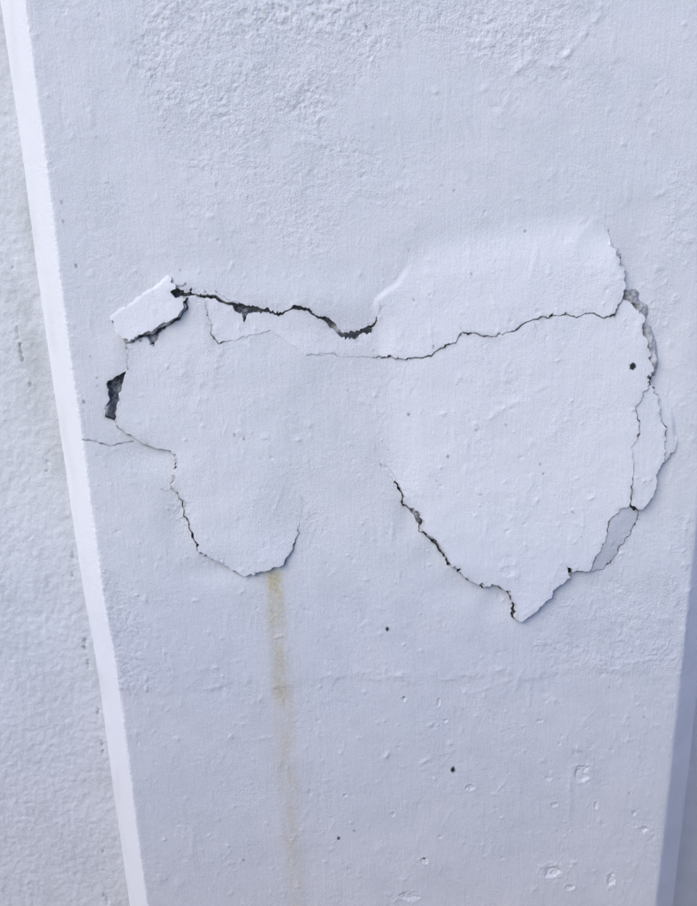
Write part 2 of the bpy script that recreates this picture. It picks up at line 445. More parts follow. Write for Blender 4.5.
def face_height(X, Z):
    h = 0.9 * fbm(X / 150, Z / 150, 3, 2) + 0.22 * fbm(X / 34, Z / 46, 11, 3)
    h = h + 0.10 * pn(X / 4.2, Z / 55, 21) * np.clip(0.35 + 1.6 * pn(X / 50, Z / 60, 24), 0, 1) + 0.06 * pn(X / 1.7, Z / 26, 22) * np.clip(0.2 + 1.8 * pn(X / 45, Z / 45, 23), 0, 1)
    # sparse lumps from old filler and brush
    n = pn(X / 8.0, Z / 10.0, 31) + 0.35 * pn(X / 3.0, Z / 4.0, 32)
    patch = sstep(0.5 + 1.5 * pn(X / 55, Z / 55, 33))
    h = h + 0.75 * np.maximum(0, n - 0.30) * patch
    # rough render showing through
    qx = X + 2.6 * pn(X / 9, Z / 9, 401) + 1.2 * pn(X / 3.2, Z / 3.2, 402)
    qz = Z + 2.6 * pn(X / 9, Z / 9, 403) + 1.2 * pn(X / 3.2, Z / 3.2, 404)
    ux, uz = qx * 0.8 - qz * 0.6, qx * 0.6 + qz * 0.8
    rg = 0.75 * pn(ux / 6.5, uz / 3.9, 41) + 0.6 * pn(ux / 3.1, uz / 2.2, 42) + 0.35 * pn(qx / 1.6, qz / 1.6, 43) + 0.8 * pn(X / 19, Z / 19, 44)
    rg = rg * (0.75 + 0.9 * pn(X / 24, Z / 24, 49))
    wob = 14 * fbm(X / 26, Z / 26, 45, 4, 0.6)
    mk = 1.0 * sstep((18 - sd_poly(X, Z, ROUGH_TOP) - wob) / 44.0)
    mk = np.maximum(mk, 0.50 * sstep((8 - sd_poly(X, Z, ROUGH_MID) - 2 * wob) / 26.0))
    mk = np.maximum(mk, 0.55 * sstep((8 - sd_poly(X, Z, ROUGH_LOW) - 1.4 * wob) / 24.0))
    mk = np.maximum(mk, 0.60 * sstep((6 - sd_poly(X, Z, ROUGH_EDGE) - wob) / 18.0))
    d_l = X - left_arris(Z)
    mk = np.maximum(mk, 0.40 * np.exp(-np.clip(d_l, 0, 99) / 9.0) * (0.7 + pn(X / 30, Z / 30, 46)))
    mk = np.maximum(mk, 0.50 * sstep((X - 205 + wob) / 30.0) * sstep((Z + 150) / 60) * (0.6 + 1.2 * pn(X / 30, Z / 30, 47)))
    mk = np.maximum(mk, 0.15 + 0.35 * np.clip(pn(X / 40, Z / 40, 48), 0, 1))
    for px, py, rx, rz, a in [(182, 520, 7, 20, 0.9), (150, 470, 10, 10, 0.3), (310, 520, 14, 22, 0.45), (560, 430, 22, 30, 0.30), (480, 440, 20, 26, 0.3), (660, 300, 12, 40, 0.4), (680, 210, 14, 40, 0.5), (395, 470, 16, 14, 0.3), (215, 370, 14, 26, 0.4)]:
        cx, cz = P(px, py)
        mk = np.maximum(mk, a * np.exp(-((X - cx) / rx) ** 2 - ((Z - cz) / rz) ** 2))
    h = h + np.clip(mk, 0, 1) * (rg * 0.85 + 0.10)
    # horizontal filler line and the slightly lower face under it
    zl = ZLINE + 9.0 * pn(X / 60, 0 * X + 5.5, 51) + 4.0 * pn(X / 13, Z / 30, 52) + 2.0 * pn(X / 4, Z / 9, 62)
    amp = np.clip(0.12 + 1.5 * pn(X / 22, 0 * X + 8.1, 53), 0, 1)
    dz = Z - zl
    h = h + amp * 0.45 * np.exp(-(dz / 2.0) ** 2) + 0.30 * sstep(dz / 9.0 + 0.5)
    h = h + 0.3 * np.clip(0.3 + 1.6 * pn(X / 35, Z / 35, 63), 0, 1) * np.exp(-((dz - 6) / 9.0) ** 2) * (pn(X / 4, Z / 3.0, 54) + 0.1)
    for pts, w, a in RIDGES:
        p = PL(pts)
        m = (X > p[:, 0].min() - 9) & (X < p[:, 0].max() + 9) & (Z > p[:, 1].min() - 9) & (Z < p[:, 1].max() + 9)
        if m.any():
            x, z = X[m], Z[m]
            d = seg_dist(x + 0.9 * pn(x / 4, z / 4, 55), z + 0.9 * pn(x / 4, z / 4, 56), p)
            h[m] += 0.75 * a * np.exp(-(d / (1.15 * w)) ** 2) * np.clip(0.45 + 1.8 * pn(x / 9, z / 9, 58), 0, 1.2) * (0.65 + 1.1 * pn(x / 5, z / 5, 57))
    for i, (px, py, rx, rz, a) in enumerate(DENTS):
        cx, cz = P(px, py)
        m = (np.abs(X - cx) < rx * 2.6) & (np.abs(Z - cz) < rz * 2.6)
        if m.any():
            x, z = X[m], Z[m]
            r = np.hypot((x - cx) / rx, (z - cz) / rz) + 0.5 * pn(x / (0.8 * rx), z / (0.8 * rz), 60 + i) + 0.3 * pn(x / 1.8, z / 1.8, 160 + i)
            if a > 0:
                h[m] -= 0.95 * a * (1.0 - sstep((r - 0.55) / 0.34)) * (0.8 + 0.6 * pn(x / 2.2, z / 2.2, 59)) - 0.18 * a * np.exp(-((r - 1.1) / 0.22) ** 2)
            else:
                h[m] -= a * 0.55 * np.exp(-(r * 1.25) ** 2)
    return h, np.clip(mk, 0, 1)

def specks(X, Z):
    d = np.zeros(X.shape)
    for i, (px, py, r) in enumerate(SPECKS):
        cx, cz = P(px, py)
        m = (np.abs(X - cx) < 4) & (np.abs(Z - cz) < 4)
        if m.any():
            q = np.hypot(X[m] - cx, (Z[m] - cz) * (0.6 + 0.5 * ((i * 37) % 10) / 10)) + 0.8 * pn(X[m] / 1.3, Z[m] / 1.3, i)
            d[m] = np.maximum(d[m], (1.0 if r > 1.2 else 0.25 + 0.35 * ((i * 53) % 10) / 10) * sstep((r - q) / 0.8 + 0.25))
    return d

def hairlines(X, Z):
    d = np.zeros(X.shape)
    for pts, w, s in HAIRLINES:
        p = PL(pts)
        m = (X > p[:, 0].min() - 4) & (X < p[:, 0].max() + 4) & (Z > p[:, 1].min() - 4) & (Z < p[:, 1].max() + 4)
        if m.any():
            x, z = X[m], Z[m]
            q = seg_dist(x + 1.0 * pn(x / 3, z / 3, 3), z + 1.0 * pn(x / 3, z / 3, 4), p)
            d[m] = np.maximum(d[m], s * sstep((w - q) / 0.55 + 0.5) * (0.75 + 0.6 * pn(x / 5, z / 5, 8)))
    return np.clip(d, 0, 1)

def stain_mask(X, Z):
    c = [(272, 566, 6.5, 0.0), (273, 574, 6.8, 1.0), (275, 600, 6.4, 1.0), (278, 640, 5.6, 0.75), (281, 690, 6.8, 0.85),
         (284, 720, 7.2, 0.55), (287, 770, 7.5, 0.45), (290, 800, 7.5, 0.42), (292, 845, 7.0, 0.50), (295, 880, 7.0, 0.42),
         (297, 915, 6.5, 0.32), (300, 1000, 6.5, 0.2), (304, 1300, 7, 0.0)]
    p = PL([(a[0], a[1]) for a in c])
    z = p[::-1, 1]
    xc = np.interp(Z, z, p[::-1, 0]); w = np.interp(Z, z, [a[2] for a in c][::-1]); s = np.interp(Z, z, [a[3] for a in c][::-1])
    q = (X - xc + 2.2 * pn(X / 9, Z / 30, 81)) / (1.12 * w)
    core = np.exp(-np.abs(q) ** 2.4) * (0.72 + 0.30 * pn(X / 2.6, Z / 30, 82) + 0.5 * pn(X / 8, Z / 18, 83))
    fringe = 0.18 * np.exp(-(q / 1.9) ** 2)
    return np.clip(s * np.maximum(core, fringe) * 0.98, 0, 1)

# ------------------------------------------------------------------ grids
gx = np.arange(XL - 27.0, XR + 25.0, 0.56)
gz = np.concatenate([steps(-520, -245, 0.70, GROUND_Z - 20, -246), np.arange(-245.3, 60, 0.52), steps(60, 170, 0.70, 60, TOP_Z)[0:]])
gz = np.unique(np.round(gz, 4))
X, Z = np.meshgrid(gx, gz)
LA, RA = left_arris(Z), right_arris(Z)
H, ROUGH = face_height(X, Z)

def scatter(H, n, seed):
    """small lumps, pits and brush scratches left in many coats of paint"""
    rs = np.random.RandomState(seed)
    for k in range(n):
        cx, cz = rs.uniform(XL, XR), rs.uniform(-560, 220)
        if rs.rand() > 0.35 + 1.3 * float(pn(np.array([cx / 45]), np.array([cz / 45]), 700)[0]):
            continue
        t = rs.rand()
        r = 0.7 + 1.1 * rs.rand() ** 2
        e = rs.uniform(1.0, 1.8) if t < 0.75 else rs.uniform(3, 8)
        ang = rs.normal(1.57, 0.35) if t >= 0.75 else rs.uniform(0, 3.14)
        a = min(rs.exponential(0.13) + 0.05, 0.5) * (-0.9 if 0.5 < t < 0.75 else 1.0) * (0.5 if t >= 0.75 else 1)
        R = 2.6 * r * e
        i0, i1 = np.searchsorted(gz, (cz - R, cz + R)); j0, j1 = np.searchsorted(gx, (cx - R, cx + R))
        if i1 - i0 < 2 or j1 - j0 < 2:
            continue
        x, z = X[i0:i1, j0:j1] - cx, Z[i0:i1, j0:j1] - cz
        u = (x * math.cos(ang) + z * math.sin(ang)) / e; v = -x * math.sin(ang) + z * math.cos(ang)
        q = np.hypot(u, v) / r * (1 + 0.6 * pn(x / 1.5 + k, z / 1.5, 710))
        H[i0:i1, j0:j1] += a * np.exp(-q ** 2)

scatter(H, 7000, 5)

def soft(t, k=0.8):
    return k * np.logaddexp(0, t / k)

# splayed sides: a slope of 22 mm depth over about 22 mm
LA0 = left_arris(Z, False)
near = np.exp(-np.clip(LA0 - X, 0, 99) / 1.6)
prof = -soft(LA0 + (LA - LA0 + 0.8 * pn(X / 2.0, Z / 2.4, 95)) * near - X, 0.6) * 0.98 - soft(X - XR - 0.8 * pn(Z / 40.0, 0 * Z + 7.7, 29), 0.9) * 0.62
flat = np.exp(-np.clip(np.maximum(LA - X, X - RA), 0, 99) / 3.0)
Hs = H * (0.18 + 0.82 * flat) + prof
DIRT = np.maximum(specks(X, Z), hairlines(X, Z))
STAIN = stain_mask(X, Z)
ZERO = np.zeros_like(X)
ALG = 0.30 * np.clip(pn(X / 12, Z / 40, 91), 0, 1) * sstep((LA - X) / 12 - 0.6)
# dirty line with small chips along the far side of the lit edge
NAMES = ['dirt', 'stain', 'algae', 'rough', 'whiten']

# window holding the broken area
ix = np.where((gx > P(85, 400)[0]) & (gx < P(697, 300)[0] + 4))[0]
iz = np.where((gz > P(340, 640)[1]) & (gz < P(340, 195)[1]))[0]
ws = np.s_[iz[0]:iz[-1] + 1, ix[0]:ix[-1] + 1]
wx, wz, wh = X[ws], Z[ws], H[ws]
nt = np.clip(0.5 + 1.5 * pn(wx / 20, wz / 20, 111), 0.2, 1.3)
jx = wx + 1.9 * pn(wx / 5.0, wz / 5.0, 101) + nt * (2.0 * pn(wx / 2.4, wz / 2.4, 102) + 0.7 * pn(wx / 1.3, wz / 1.3, 105))
jz = wz + 1.9 * pn(wx / 5.0, wz / 5.0, 103) + nt * (2.0 * pn(wx / 2.4, wz / 2.4, 104) + 0.7 * pn(wx / 1.3, wz / 1.3, 106))

# outlines (photo px)
FL = {}
FL['a'] = [(108.7, 316), (118.7, 309), (131.6, 301.6), (141.7, 293), (154.6, 286), (166, 276), (171.2, 277), (174.7, 287), (173.3, 297.3),
           (186.7, 298.2), (185.6, 307.3), (180.4, 316), (169, 321.7), (157.5, 327.4), (147.4, 334), (140.3, 336), (133, 338.5),
           (123, 341), (119, 335), (113.9, 325), (112, 320)]
FL['h'] = [(629, 504), (619, 506), (610.4, 516), (606.6, 523.4), (604.6, 536.3), (597.5, 552), (588.8, 569.3), (603.2, 569.3),
           (611.8, 562), (619, 548), (630.4, 533.5), (637.6, 519), (638.2, 510.5)]
FL['f'] = [(650, 378), (647.6, 383), (640.5, 397), (633.3, 407.3), (638.2, 424.5), (636.2, 436), (630.4, 446), (632.4, 466), (630.4, 480.4),
           (629, 503), (639, 510.5), (646.2, 503.3), (654.8, 487.6), (656.3, 471.8), (662.6, 459), (663.4, 446), (665.7, 427.3),
           (660.6, 420), (657.7, 400), (651, 384)]
FL['g'] = [(650, 380), (656, 384), (663.4, 391.5), (672, 403), (675, 411.5), (677.8, 434.5), (675.5, 448.8), (667.7, 457), (662, 461), (655, 440), (652, 400)]
FL['c'] = [(188, 293), (206, 302), (208, 318), (210.6, 331.7), (217.7, 343), (226, 342), (250, 335), (272, 330.5), (281, 337), (289, 343), (306, 354),
           (333, 353), (372, 357), (379, 340), (378, 316), (377, 318), (373, 326), (366, 331), (354, 336), (346, 338), (340, 335), (334, 327),
           (327, 320), (319, 317), (309, 311), (302, 307), (295, 306), (289, 309), (284, 314), (263, 311), (250, 309), (235, 305), (223, 301), (209, 295)]
FL['d'] = [(373, 357.5), (371.5, 320), (371.5, 306), (373, 297.5), (383, 289), (394.4, 281.7), (403, 268.8), (408.8, 251.6), (424, 236), (480, 223), (540, 214),
           (590, 208), (603, 214), (608, 229), (614, 245), (619, 251), (618.5, 261), (621.5, 267.3), (624, 276), (624.6, 284), (622, 293), (621, 298),
           (616.4, 309), (614.4, 316), (602.5, 317.5), (592.3, 312.2), (573.3, 316), (561.9, 315), (545.4, 317), (533.6, 319.3), (525, 323.3), (515, 329.6),
           (503.5, 333), (494.9, 336), (484.8, 336), (473.3, 334), (464, 334), (454.7, 340.5), (446, 346.3), (439, 349), (430.3, 355.7), (411, 359.6), (391.6, 357)]
FL['b'] = [(187, 300), (186, 308), (180, 318), (169, 324), (158, 330), (148, 337), (140, 340), (127, 345), (128, 355), (127, 370.5), (124.5, 382), (118.7, 395),
           (116.7, 409), (115, 422), (120, 429), (129, 434.5), (140, 441), (151.5, 447), (173, 451.6), (175, 456), (176, 467), (173, 480), (171, 487.4),
           (177.3, 493), (183.6, 502), (185.3, 515), (190, 526), (194.5, 535), (198.8, 546), (201.7, 553.4), (211.7, 557.2), (226, 565), (237.6, 572),
           (243.3, 575), (254.8, 572.7), (266.3, 570.6), (275, 567), (283.5, 563.5), (289, 553.4), (295, 542), (298.4, 530.5), (300, 519), (312, 480), (325, 430),
           (338, 390), (340, 356), (300, 340), (275, 320), (210, 290)]
FL['e'] = [(373, 356), (411, 358), (430, 354), (446, 345), (464, 332), (485, 334), (503, 331), (534, 317), (573, 314), (592, 310), (602, 315), (614, 314), (621, 300),
           (629, 301.5), (639, 311.7), (645, 319.3), (642, 327), (642, 337), (647, 338.3), (648, 352), (652, 370), (648, 378), (645.6, 388), (640.6, 399),
           (634, 410), (638, 424.5), (634, 440), (631, 470), (629, 504), (619, 506), (610, 516), (604.6, 536), (597, 552), (588.8, 569.3), (570, 571),
           (569, 577), (560, 582), (550, 593.7), (540, 605), (528.6, 613.8), (520, 620), (515, 618), (515, 608), (512, 599), (509.8, 591.3), (503.5, 588), (495, 583.6),
           (483.4, 586.4), (474.8, 582), (464.7, 576.4), (457.6, 566.3), (449, 562), (443, 552), (437.5, 542), (430.3, 536), (421.7, 530.5), (421.7, 520.4), (419.7, 512),
           (413, 509), (404.5, 504.6), (402.5, 493), (397.3, 483), (391, 478), (380, 463), (374, 440), (370, 400)]
# edges where a flake still hangs on the coat: polyline px, fade mm
_bc = [(299, 520), (312, 480), (325, 430), (338, 390), (347, 360), (378, 345), (379, 312)]
ATT = {     # still hanging on: polyline px, lift fade mm, fade mm of the whiter paint
    'a': [([(107, 316), (118.7, 307.5), (131.6, 300), (141.7, 291.5), (154.6, 284.5), (166, 274.5)], 2.6, 1.0)],
    'b': [(_bc, 34.0, 34.0)],
    'c': [(_bc, 34.0, 9.0)],
    'd': [([(372, 360), (372, 322)], 15.0, 9.0),
          ([(371, 330), (371.5, 306), (373, 297.5), (383, 289), (394.4, 281.7), (403, 268.8), (408.8, 251.6), (424, 236)], 4.4, 3.0),
          ([(408.8, 250), (424, 236), (480, 222), (540, 212), (590, 205), (604, 212), (606, 222)], 30.0, 16.0)],
    'e': [([(373, 357), (370, 400), (374, 440), (380, 463)], 32.0, 26.0)],
    'g': [([(656, 383), (663.4, 390.5), (672, 402), (676, 411), (678.5, 434.5)], 4.0, 4.0)],
    'h': [], 'f': [],
}
LIFT = {
    'a': [(110, 318, 0.7), (120, 337, 2.3), (140, 335, 3.5), (165, 323, 4.2), (184, 308, 4.3), (186, 299, 3.8), (172, 296, 2.8), (166, 277, 1.0), (142, 294, 0.9), (131, 302, 0.8), (150, 312, 2.5), (160, 300, 2.2), (135, 320, 2.1)],
    'b': [(208, 320, 1.2), (217, 343, 1.2), (250, 335, 1.2), (275, 331, 1.2), (289, 343, 1.2), (306, 354, 1.2), (180, 320, 0.9), (150, 340, 0.8), (130, 350, 1.2), (118, 410, 1.8), (150, 446, 2.2), (175, 465, 2.8), (172, 487, 2.4), (190, 525, 2.8), (205, 554, 3.2),
          (243, 574, 3.4), (283, 562, 3.0), (298, 525, 1.8), (250, 450, 1.6), (250, 380, 1.2), (250, 520, 2.4), (200, 400, 1.8), (310, 400, 0.6)],
    'c': [(208, 320, 1.5), (217, 343, 1.5), (250, 335, 1.5), (275, 331, 1.5), (289, 343, 1.5), (306, 354, 1.5), (195, 298, 1.2), (250, 320, 1.5), (300, 330, 1.6), (345, 345, 1.8), (300, 312, 2.2), (235, 306, 1.4), (370, 345, 1.0), (375, 325, 0.6)],
    'd': [(380, 350, 1.4), (420, 350, 2.2), (465, 330, 2.2), (530, 315, 2.6), (600, 305, 3.4), (622, 285, 4.4), (618, 250, 3.4), (600, 220, 1.8), (500, 240, 1.2), (420, 258, 1.2), (408, 262, 1.1), (396, 290, 1.0), (380, 330, 0.8), (410, 300, 1.1), (520, 280, 2.4)],
    'e': [(390, 365, 0.9), (430, 362, 2.0), (465, 340, 2.0), (530, 322, 2.4), (605, 320, 3.2), (640, 320, 4.6), (648, 360, 5.0), (640, 400, 4.6), (632, 450, 4.4), (628, 500, 4.8),
          (590, 566, 4.4), (560, 580, 4.4), (520, 616, 4.6), (480, 582, 4.0), (440, 545, 3.4), (420, 520, 3.0), (400, 488, 2.2), (500, 460, 3.0), (560, 400, 3.2), (450, 420, 2.2), (540, 540, 3.8)],
    'f': [(649, 382, 3.6), (636, 410, 4.0), (634, 450, 4.0), (630, 500, 4.2), (640, 509, 4.4), (656, 480, 4.6), (663, 455, 3.8), (660, 420, 3.2)],
    'g': [(652, 386, 0.6), (664, 396, 0.4), (674, 415, 0.6), (676, 445, 1.4), (664, 458, 2.6), (666, 430, 1.8)],
    'h': [(628, 506, 3.0), (612, 516, 4.2), (604, 536, 4.0), (590, 568, 3.4), (604, 568, 0.7), (620, 547, 0.8), (637, 515, 0.9)],
}
# open gaps: outlines, and cracks as polylines with full widths in px
GAPS = [
    [(127, 370), (124.5, 382), (119, 395), (117, 409), (115.4, 423), (111, 421), (105, 417), (103.5, 408), (108, 401), (106.6, 382), (117, 376)],
    [(173.5, 289), (177, 287.5), (181, 290.5), (190, 290.5), (194, 293), (190, 296), (180, 296.5), (174, 297.5)],
    [(233, 305), (250, 308), (258, 311), (250, 313), (247, 318), (243.5, 322), (241, 315), (235, 311)],
    [(147, 335), (161, 331), (158, 338), (152, 345.5), (148, 342)],
    [(330, 322), (336, 327), (348, 334), (356, 333), (352, 338.5), (343, 338.5), (336, 330)],
    [(413, 507), (420, 511), (422.5, 521), (422, 532), (417, 523), (411, 512)],
    [(623, 287), (629, 291.5), (640, 306), (646.5, 318), (644, 330), (648.5, 340), (652, 355), (655, 368), (652.5, 384), (647.5, 378), (651, 370), (647.5, 352),
     (646, 339), (641.5, 337), (641, 327), (644, 319.3), (638, 312), (629, 302.5), (621, 299)],
    [(565, 565), (569, 566), (573, 573), (570, 577.5), (567, 573)],
    [(572, 569.5), (588, 568.5), (590, 570.5), (578, 573), (573, 575)],
    [(629, 504), (635, 505.5), (639.5, 510), (636, 512.5), (631, 508.5)],
    [(479, 583.5), (484, 582.5), (487, 587), (482, 589)],
    [(507, 588.5), (510.5, 590), (511.5, 596), (508.5, 594)],
    [(512.5, 606), (516, 607), (514, 619), (511, 615)],
    [(615.5, 250), (620, 250.5), (621.5, 262), (619, 266), (617.5, 258)],
]
CRACKS = [
    [(175, 293, 6), (189, 293, 4.4), (195, 295, 2.8), (203, 296.7, 3), (209, 295, 3.6), (223.5, 301.6, 2.8), (235, 305.3, 4), (252, 309.4, 5.4), (264, 311, 4.4), (277.4, 313, 3.2),
     (283.7, 314, 2.2), (289, 309.4, 1.6), (295, 306, 2.8), (302, 307.3, 5), (309, 311, 3), (319, 317.4, 2.6), (327.6, 320.8, 6), (335, 327.4, 4), (340.5, 335, 3.4), (346, 338, 3.4),
     (353.4, 336, 6.4), (360.6, 331.5, 5.6), (369, 330.3, 5), (373.5, 326, 2.8), (376.4, 320.8, 3.6), (378.2, 315.5, 0.4)],
    [(187.5, 299, 2.0), (185.8, 308, 2.8), (180, 317.5, 3.8), (169, 323.5, 3.6), (157.5, 329.6, 4.6), (147.4, 335.5, 4.6), (140.3, 337.6, 2.0), (133, 340.5, 4.4), (124, 341, 1.6)],
    [(113, 320, 2.0), (114, 325, 0.8)],
    [(126, 343, 0.9), (127.5, 355, 0.8), (127, 371, 1.4)],
    [(115, 422, 3.4), (120, 429.5, 1.5), (129, 435, 1.3), (140, 441.5, 1.3), (151.5, 447.5, 1.2), (172, 452, 1.4)],
    [(174.5, 453, 1.6), (175.6, 460, 3.0), (174, 478, 3.4), (171.5, 487, 1.8), (177, 493.5, 2.2), (182.6, 502, 3.0), (184, 512, 3.2), (185.4, 517, 3.6), (189.4, 526.5, 2.2), (192.6, 535, 3.6), (197.6, 546, 3.6), (200.6, 553.6, 2.6),
     (211.7, 557.6, 2.2), (226, 565.5, 1.2), (237.6, 572.6, 1.4), (243.3, 575.6, 1.4), (255, 573.3, 1.8), (266.3, 571.4, 1.8), (275, 568, 3.0), (283.5, 564, 1.8), (289.4, 553.6, 1.6), (295.3, 542, 1.5), (298.6, 530.5, 1.1), (300, 519, 0.3)],
    [(206, 302, 0.5), (210, 326, 0.8), (211, 333, 1.2), (217.7, 343, 1.5), (226, 342, 0.8), (230, 341, 0.2)],
    [(372, 357, 0.9), (381.5, 357.8, 1.8), (391.6, 357, 1.1), (411, 359.8, 1.9), (430.3, 355.7, 1.9), (439, 349, 1.8), (446, 346.3, 2.1), (454.7, 340.5, 1.8), (464, 334, 1.8), (473.3, 334, 1.4), (484.8, 336.2, 2.0), (495, 336.2, 1.2),
     (503.5, 332.8, 1.2), (515, 329.6, 1.8), (525, 323.3, 1.9), (533.6, 319.3, 1.9), (545.4, 317, 1.8), (562, 315, 1.8), (573.3, 316, 1.7), (592.3, 312.2, 1.7), (602.5, 317.5, 1.7), (614.4, 316, 1.7), (617, 308, 1.9), (621.5, 298, 2.2)],
    [(607.6, 231, 0.3), (614, 245.7, 1.0), (619, 251, 2.2), (619.4, 261, 2.6), (622, 267.3, 1.6), (624.6, 276, 1.8), (625, 284, 1.4)],
    [(391, 478, 0.6), (397, 484, 2.6), (401.6, 493, 3.0), (403.4, 504.6, 2.4), (412.6, 510, 3.6), (420.6, 520.4, 4.6), (420.6, 530.5, 2.8), (429.4, 537, 3.4), (436.2, 543, 4.0), (442.2, 553, 3.4), (448, 563, 2.8), (457, 567.4, 3.4),
     (464, 577.6, 2.6), (474.2, 583, 2.0), (483.4, 587, 3.6), (495, 584.6, 2.0), (503.5, 589, 2.4), (509.2, 592, 3.2), (511.4, 599, 1.4), (514, 608, 2.0), (513.4, 618.5, 2.4), (519.5, 621.4, 1.4), (528.6, 615, 1.8), (540, 606.2, 2.0), (550, 594.8, 2.0), (560.5, 583, 2.2), (570, 577, 2.8)],
    [(589, 569.8, 1.2), (603.2, 569.8, 1.0), (612, 562.4, 0.8), (619.4, 548.2, 1.5), (630.8, 533.8, 1.6), (638, 519.2, 1.4), (638.6, 510.5, 1.4)],
    [(588.8, 569.3, 1.1), (597.5, 552, 1.1), (604.6, 536.3, 1.0), (606.6, 523.4, 1.5), (610.4, 516.3, 1.4), (619, 506.2, 0.9), (629, 503.6, 1.0)],
    [(647.6, 381, 2.2), (647.6, 384, 1.8), (640.5, 397, 1.2), (633.3, 407.3, 1.0), (638.2, 424.5, 1.3), (636.2, 436, 1.0)],
    [(632.2, 462, 0.5), (631, 478, 1.3), (629.2, 503, 1.6)],
    [(650.5, 378, 2.8), (653.5, 389, 1.8), (657.7, 400, 0.9), (660.6, 420, 1.2), (665.7, 427.3, 1.5), (663.6, 440, 0.7), (663, 459, 1.3)],
    [(662.8, 460, 1.8), (656.6, 472, 1.9), (655, 488, 1.7), (646.4, 503.8, 1.5), (639.4, 510.8, 1.3)],
    [(662.8, 460.6, 1.4), (668, 457.4, 1.2), (675.8, 449, 1.0)],
]

PXMM = 0.645
G = np.full(wx.shape, 1e3)
for g in GAPS:
    G = np.minimum(G, sd_poly(jx, jz, PL(g)))
for c in CRACKS:
    d, w = seg_dist(jx, jz, PL(c), False, [0.5 * PXMM * max(q[2], 0.2) * 1.08 for q in c])
    G = np.minimum(G, d - w)
ORDER = ['a', 'h', 'f', 'g', 'd', 'c', 'b', 'e']
sd, reg = {}, {}
prev = G
for k in ORDER:
    sd[k] = sd_poly(jx, jz, PL(FL[k]))
    reg[k] = np.maximum(sd[k], -prev)
    prev = np.minimum(prev, sd[k])
coat_w = -prev
GR = np.clip(0.30 * np.exp(-np.clip(G, 0, 99) / 1.1) * (0.35 + 1.6 * pn(wx / 9, wz / 9, 121)) + 0.10 * np.exp(-np.clip(G, 0, 99) / 5.0) * np.clip(pn(wx / 14, wz / 14, 122), 0, 1), 0, 0.4)
DIRT[ws] = np.maximum(DIRT[ws], GR)

# ------------------------------------------------------------------ the pier
def tag(o, label=None, category=None, group=None, kind=None):
    for k, v in (('label', label), ('category', category), ('group', group), ('kind', kind)):
        if v:
            o[k] = v

pier = bpy.data.objects.new('pier', None)
COL.objects.link(pier)
pier.location = (0, 0, 0)
tag(pier, 'white painted pier with cracked, peeling paint and a yellow stain', 'pier')

# gentle swelling of the coat round the break
coat_lift = np.zeros_like(wx)
for px, py, rx, rz, a in [(118, 352, 8, 20, 1.0), (250, 296, 60, 12, 1.0), (330, 305, 30, 12, 1.2), (190, 284, 14, 7, 0.9), (145, 456, 24, 11, -1.5),
                          (410, 520, 9, 16, -1.6), (430, 556, 10, 14, -1.5), (636, 270, 12, 36, -1.4), (663, 345, 11, 34, -1.3), (500, 603, 12, 12, -1.5), (462, 588, 20, 12, -1.3),
                          (600, 590, 40, 12, -0.7), (660, 510, 16, 30, -0.8), (176, 525, 9, 22, -1.4), (215, 572, 22, 9, -1.2), (345, 350, 16, 12, 0.6)]:
    cx, cz = P(px, py)
    coat_lift += a * np.exp(-((wx - cx) / rx) ** 2 - ((wz - cz) / rz) ** 2)
edge = np.minimum(np.minimum(wx - wx[0, 0], wx[0, -1] - wx), np.minimum(wz - wz[0, 0], wz[-1, 0] - wz))
Hs[ws] += coat_lift * sstep(edge / 14.0)
# coat (front) and the two splayed sides
f = np.maximum(LA - X, X - RA)
fc = f.copy()
fc[ws] = np.maximum(f[ws], coat_w)
coat = sheet('paint_coat', fc, (X, Z, Hs, DIRT, STAIN, ALG, ROUGH, ZERO), NAMES, pier, 2.0, M_PAINT, back=False)
le = sheet('splayed_edge', np.where(X < 0, X - LA, 9.0), (X, Z, Hs, DIRT, STAIN, ALG, ROUGH * 0.3, ZERO + 0.9), NAMES, pier, 2.0, M_PAINT, back=False, skirt=False)  # left splay whitened in colour, adding to the light it catches
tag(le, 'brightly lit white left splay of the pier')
re_ = sheet('splayed_edge', np.where(X > 0, np.maximum(RA - X, X - RA - 19.5), 9.0), (X, Z, Hs, DIRT, STAIN, ALG, ROUGH, ZERO), NAMES, pier, 2.0, M_PAINT, back=False, skirt=False)
tag(re_, 'shaded bluish right splay of the pier')

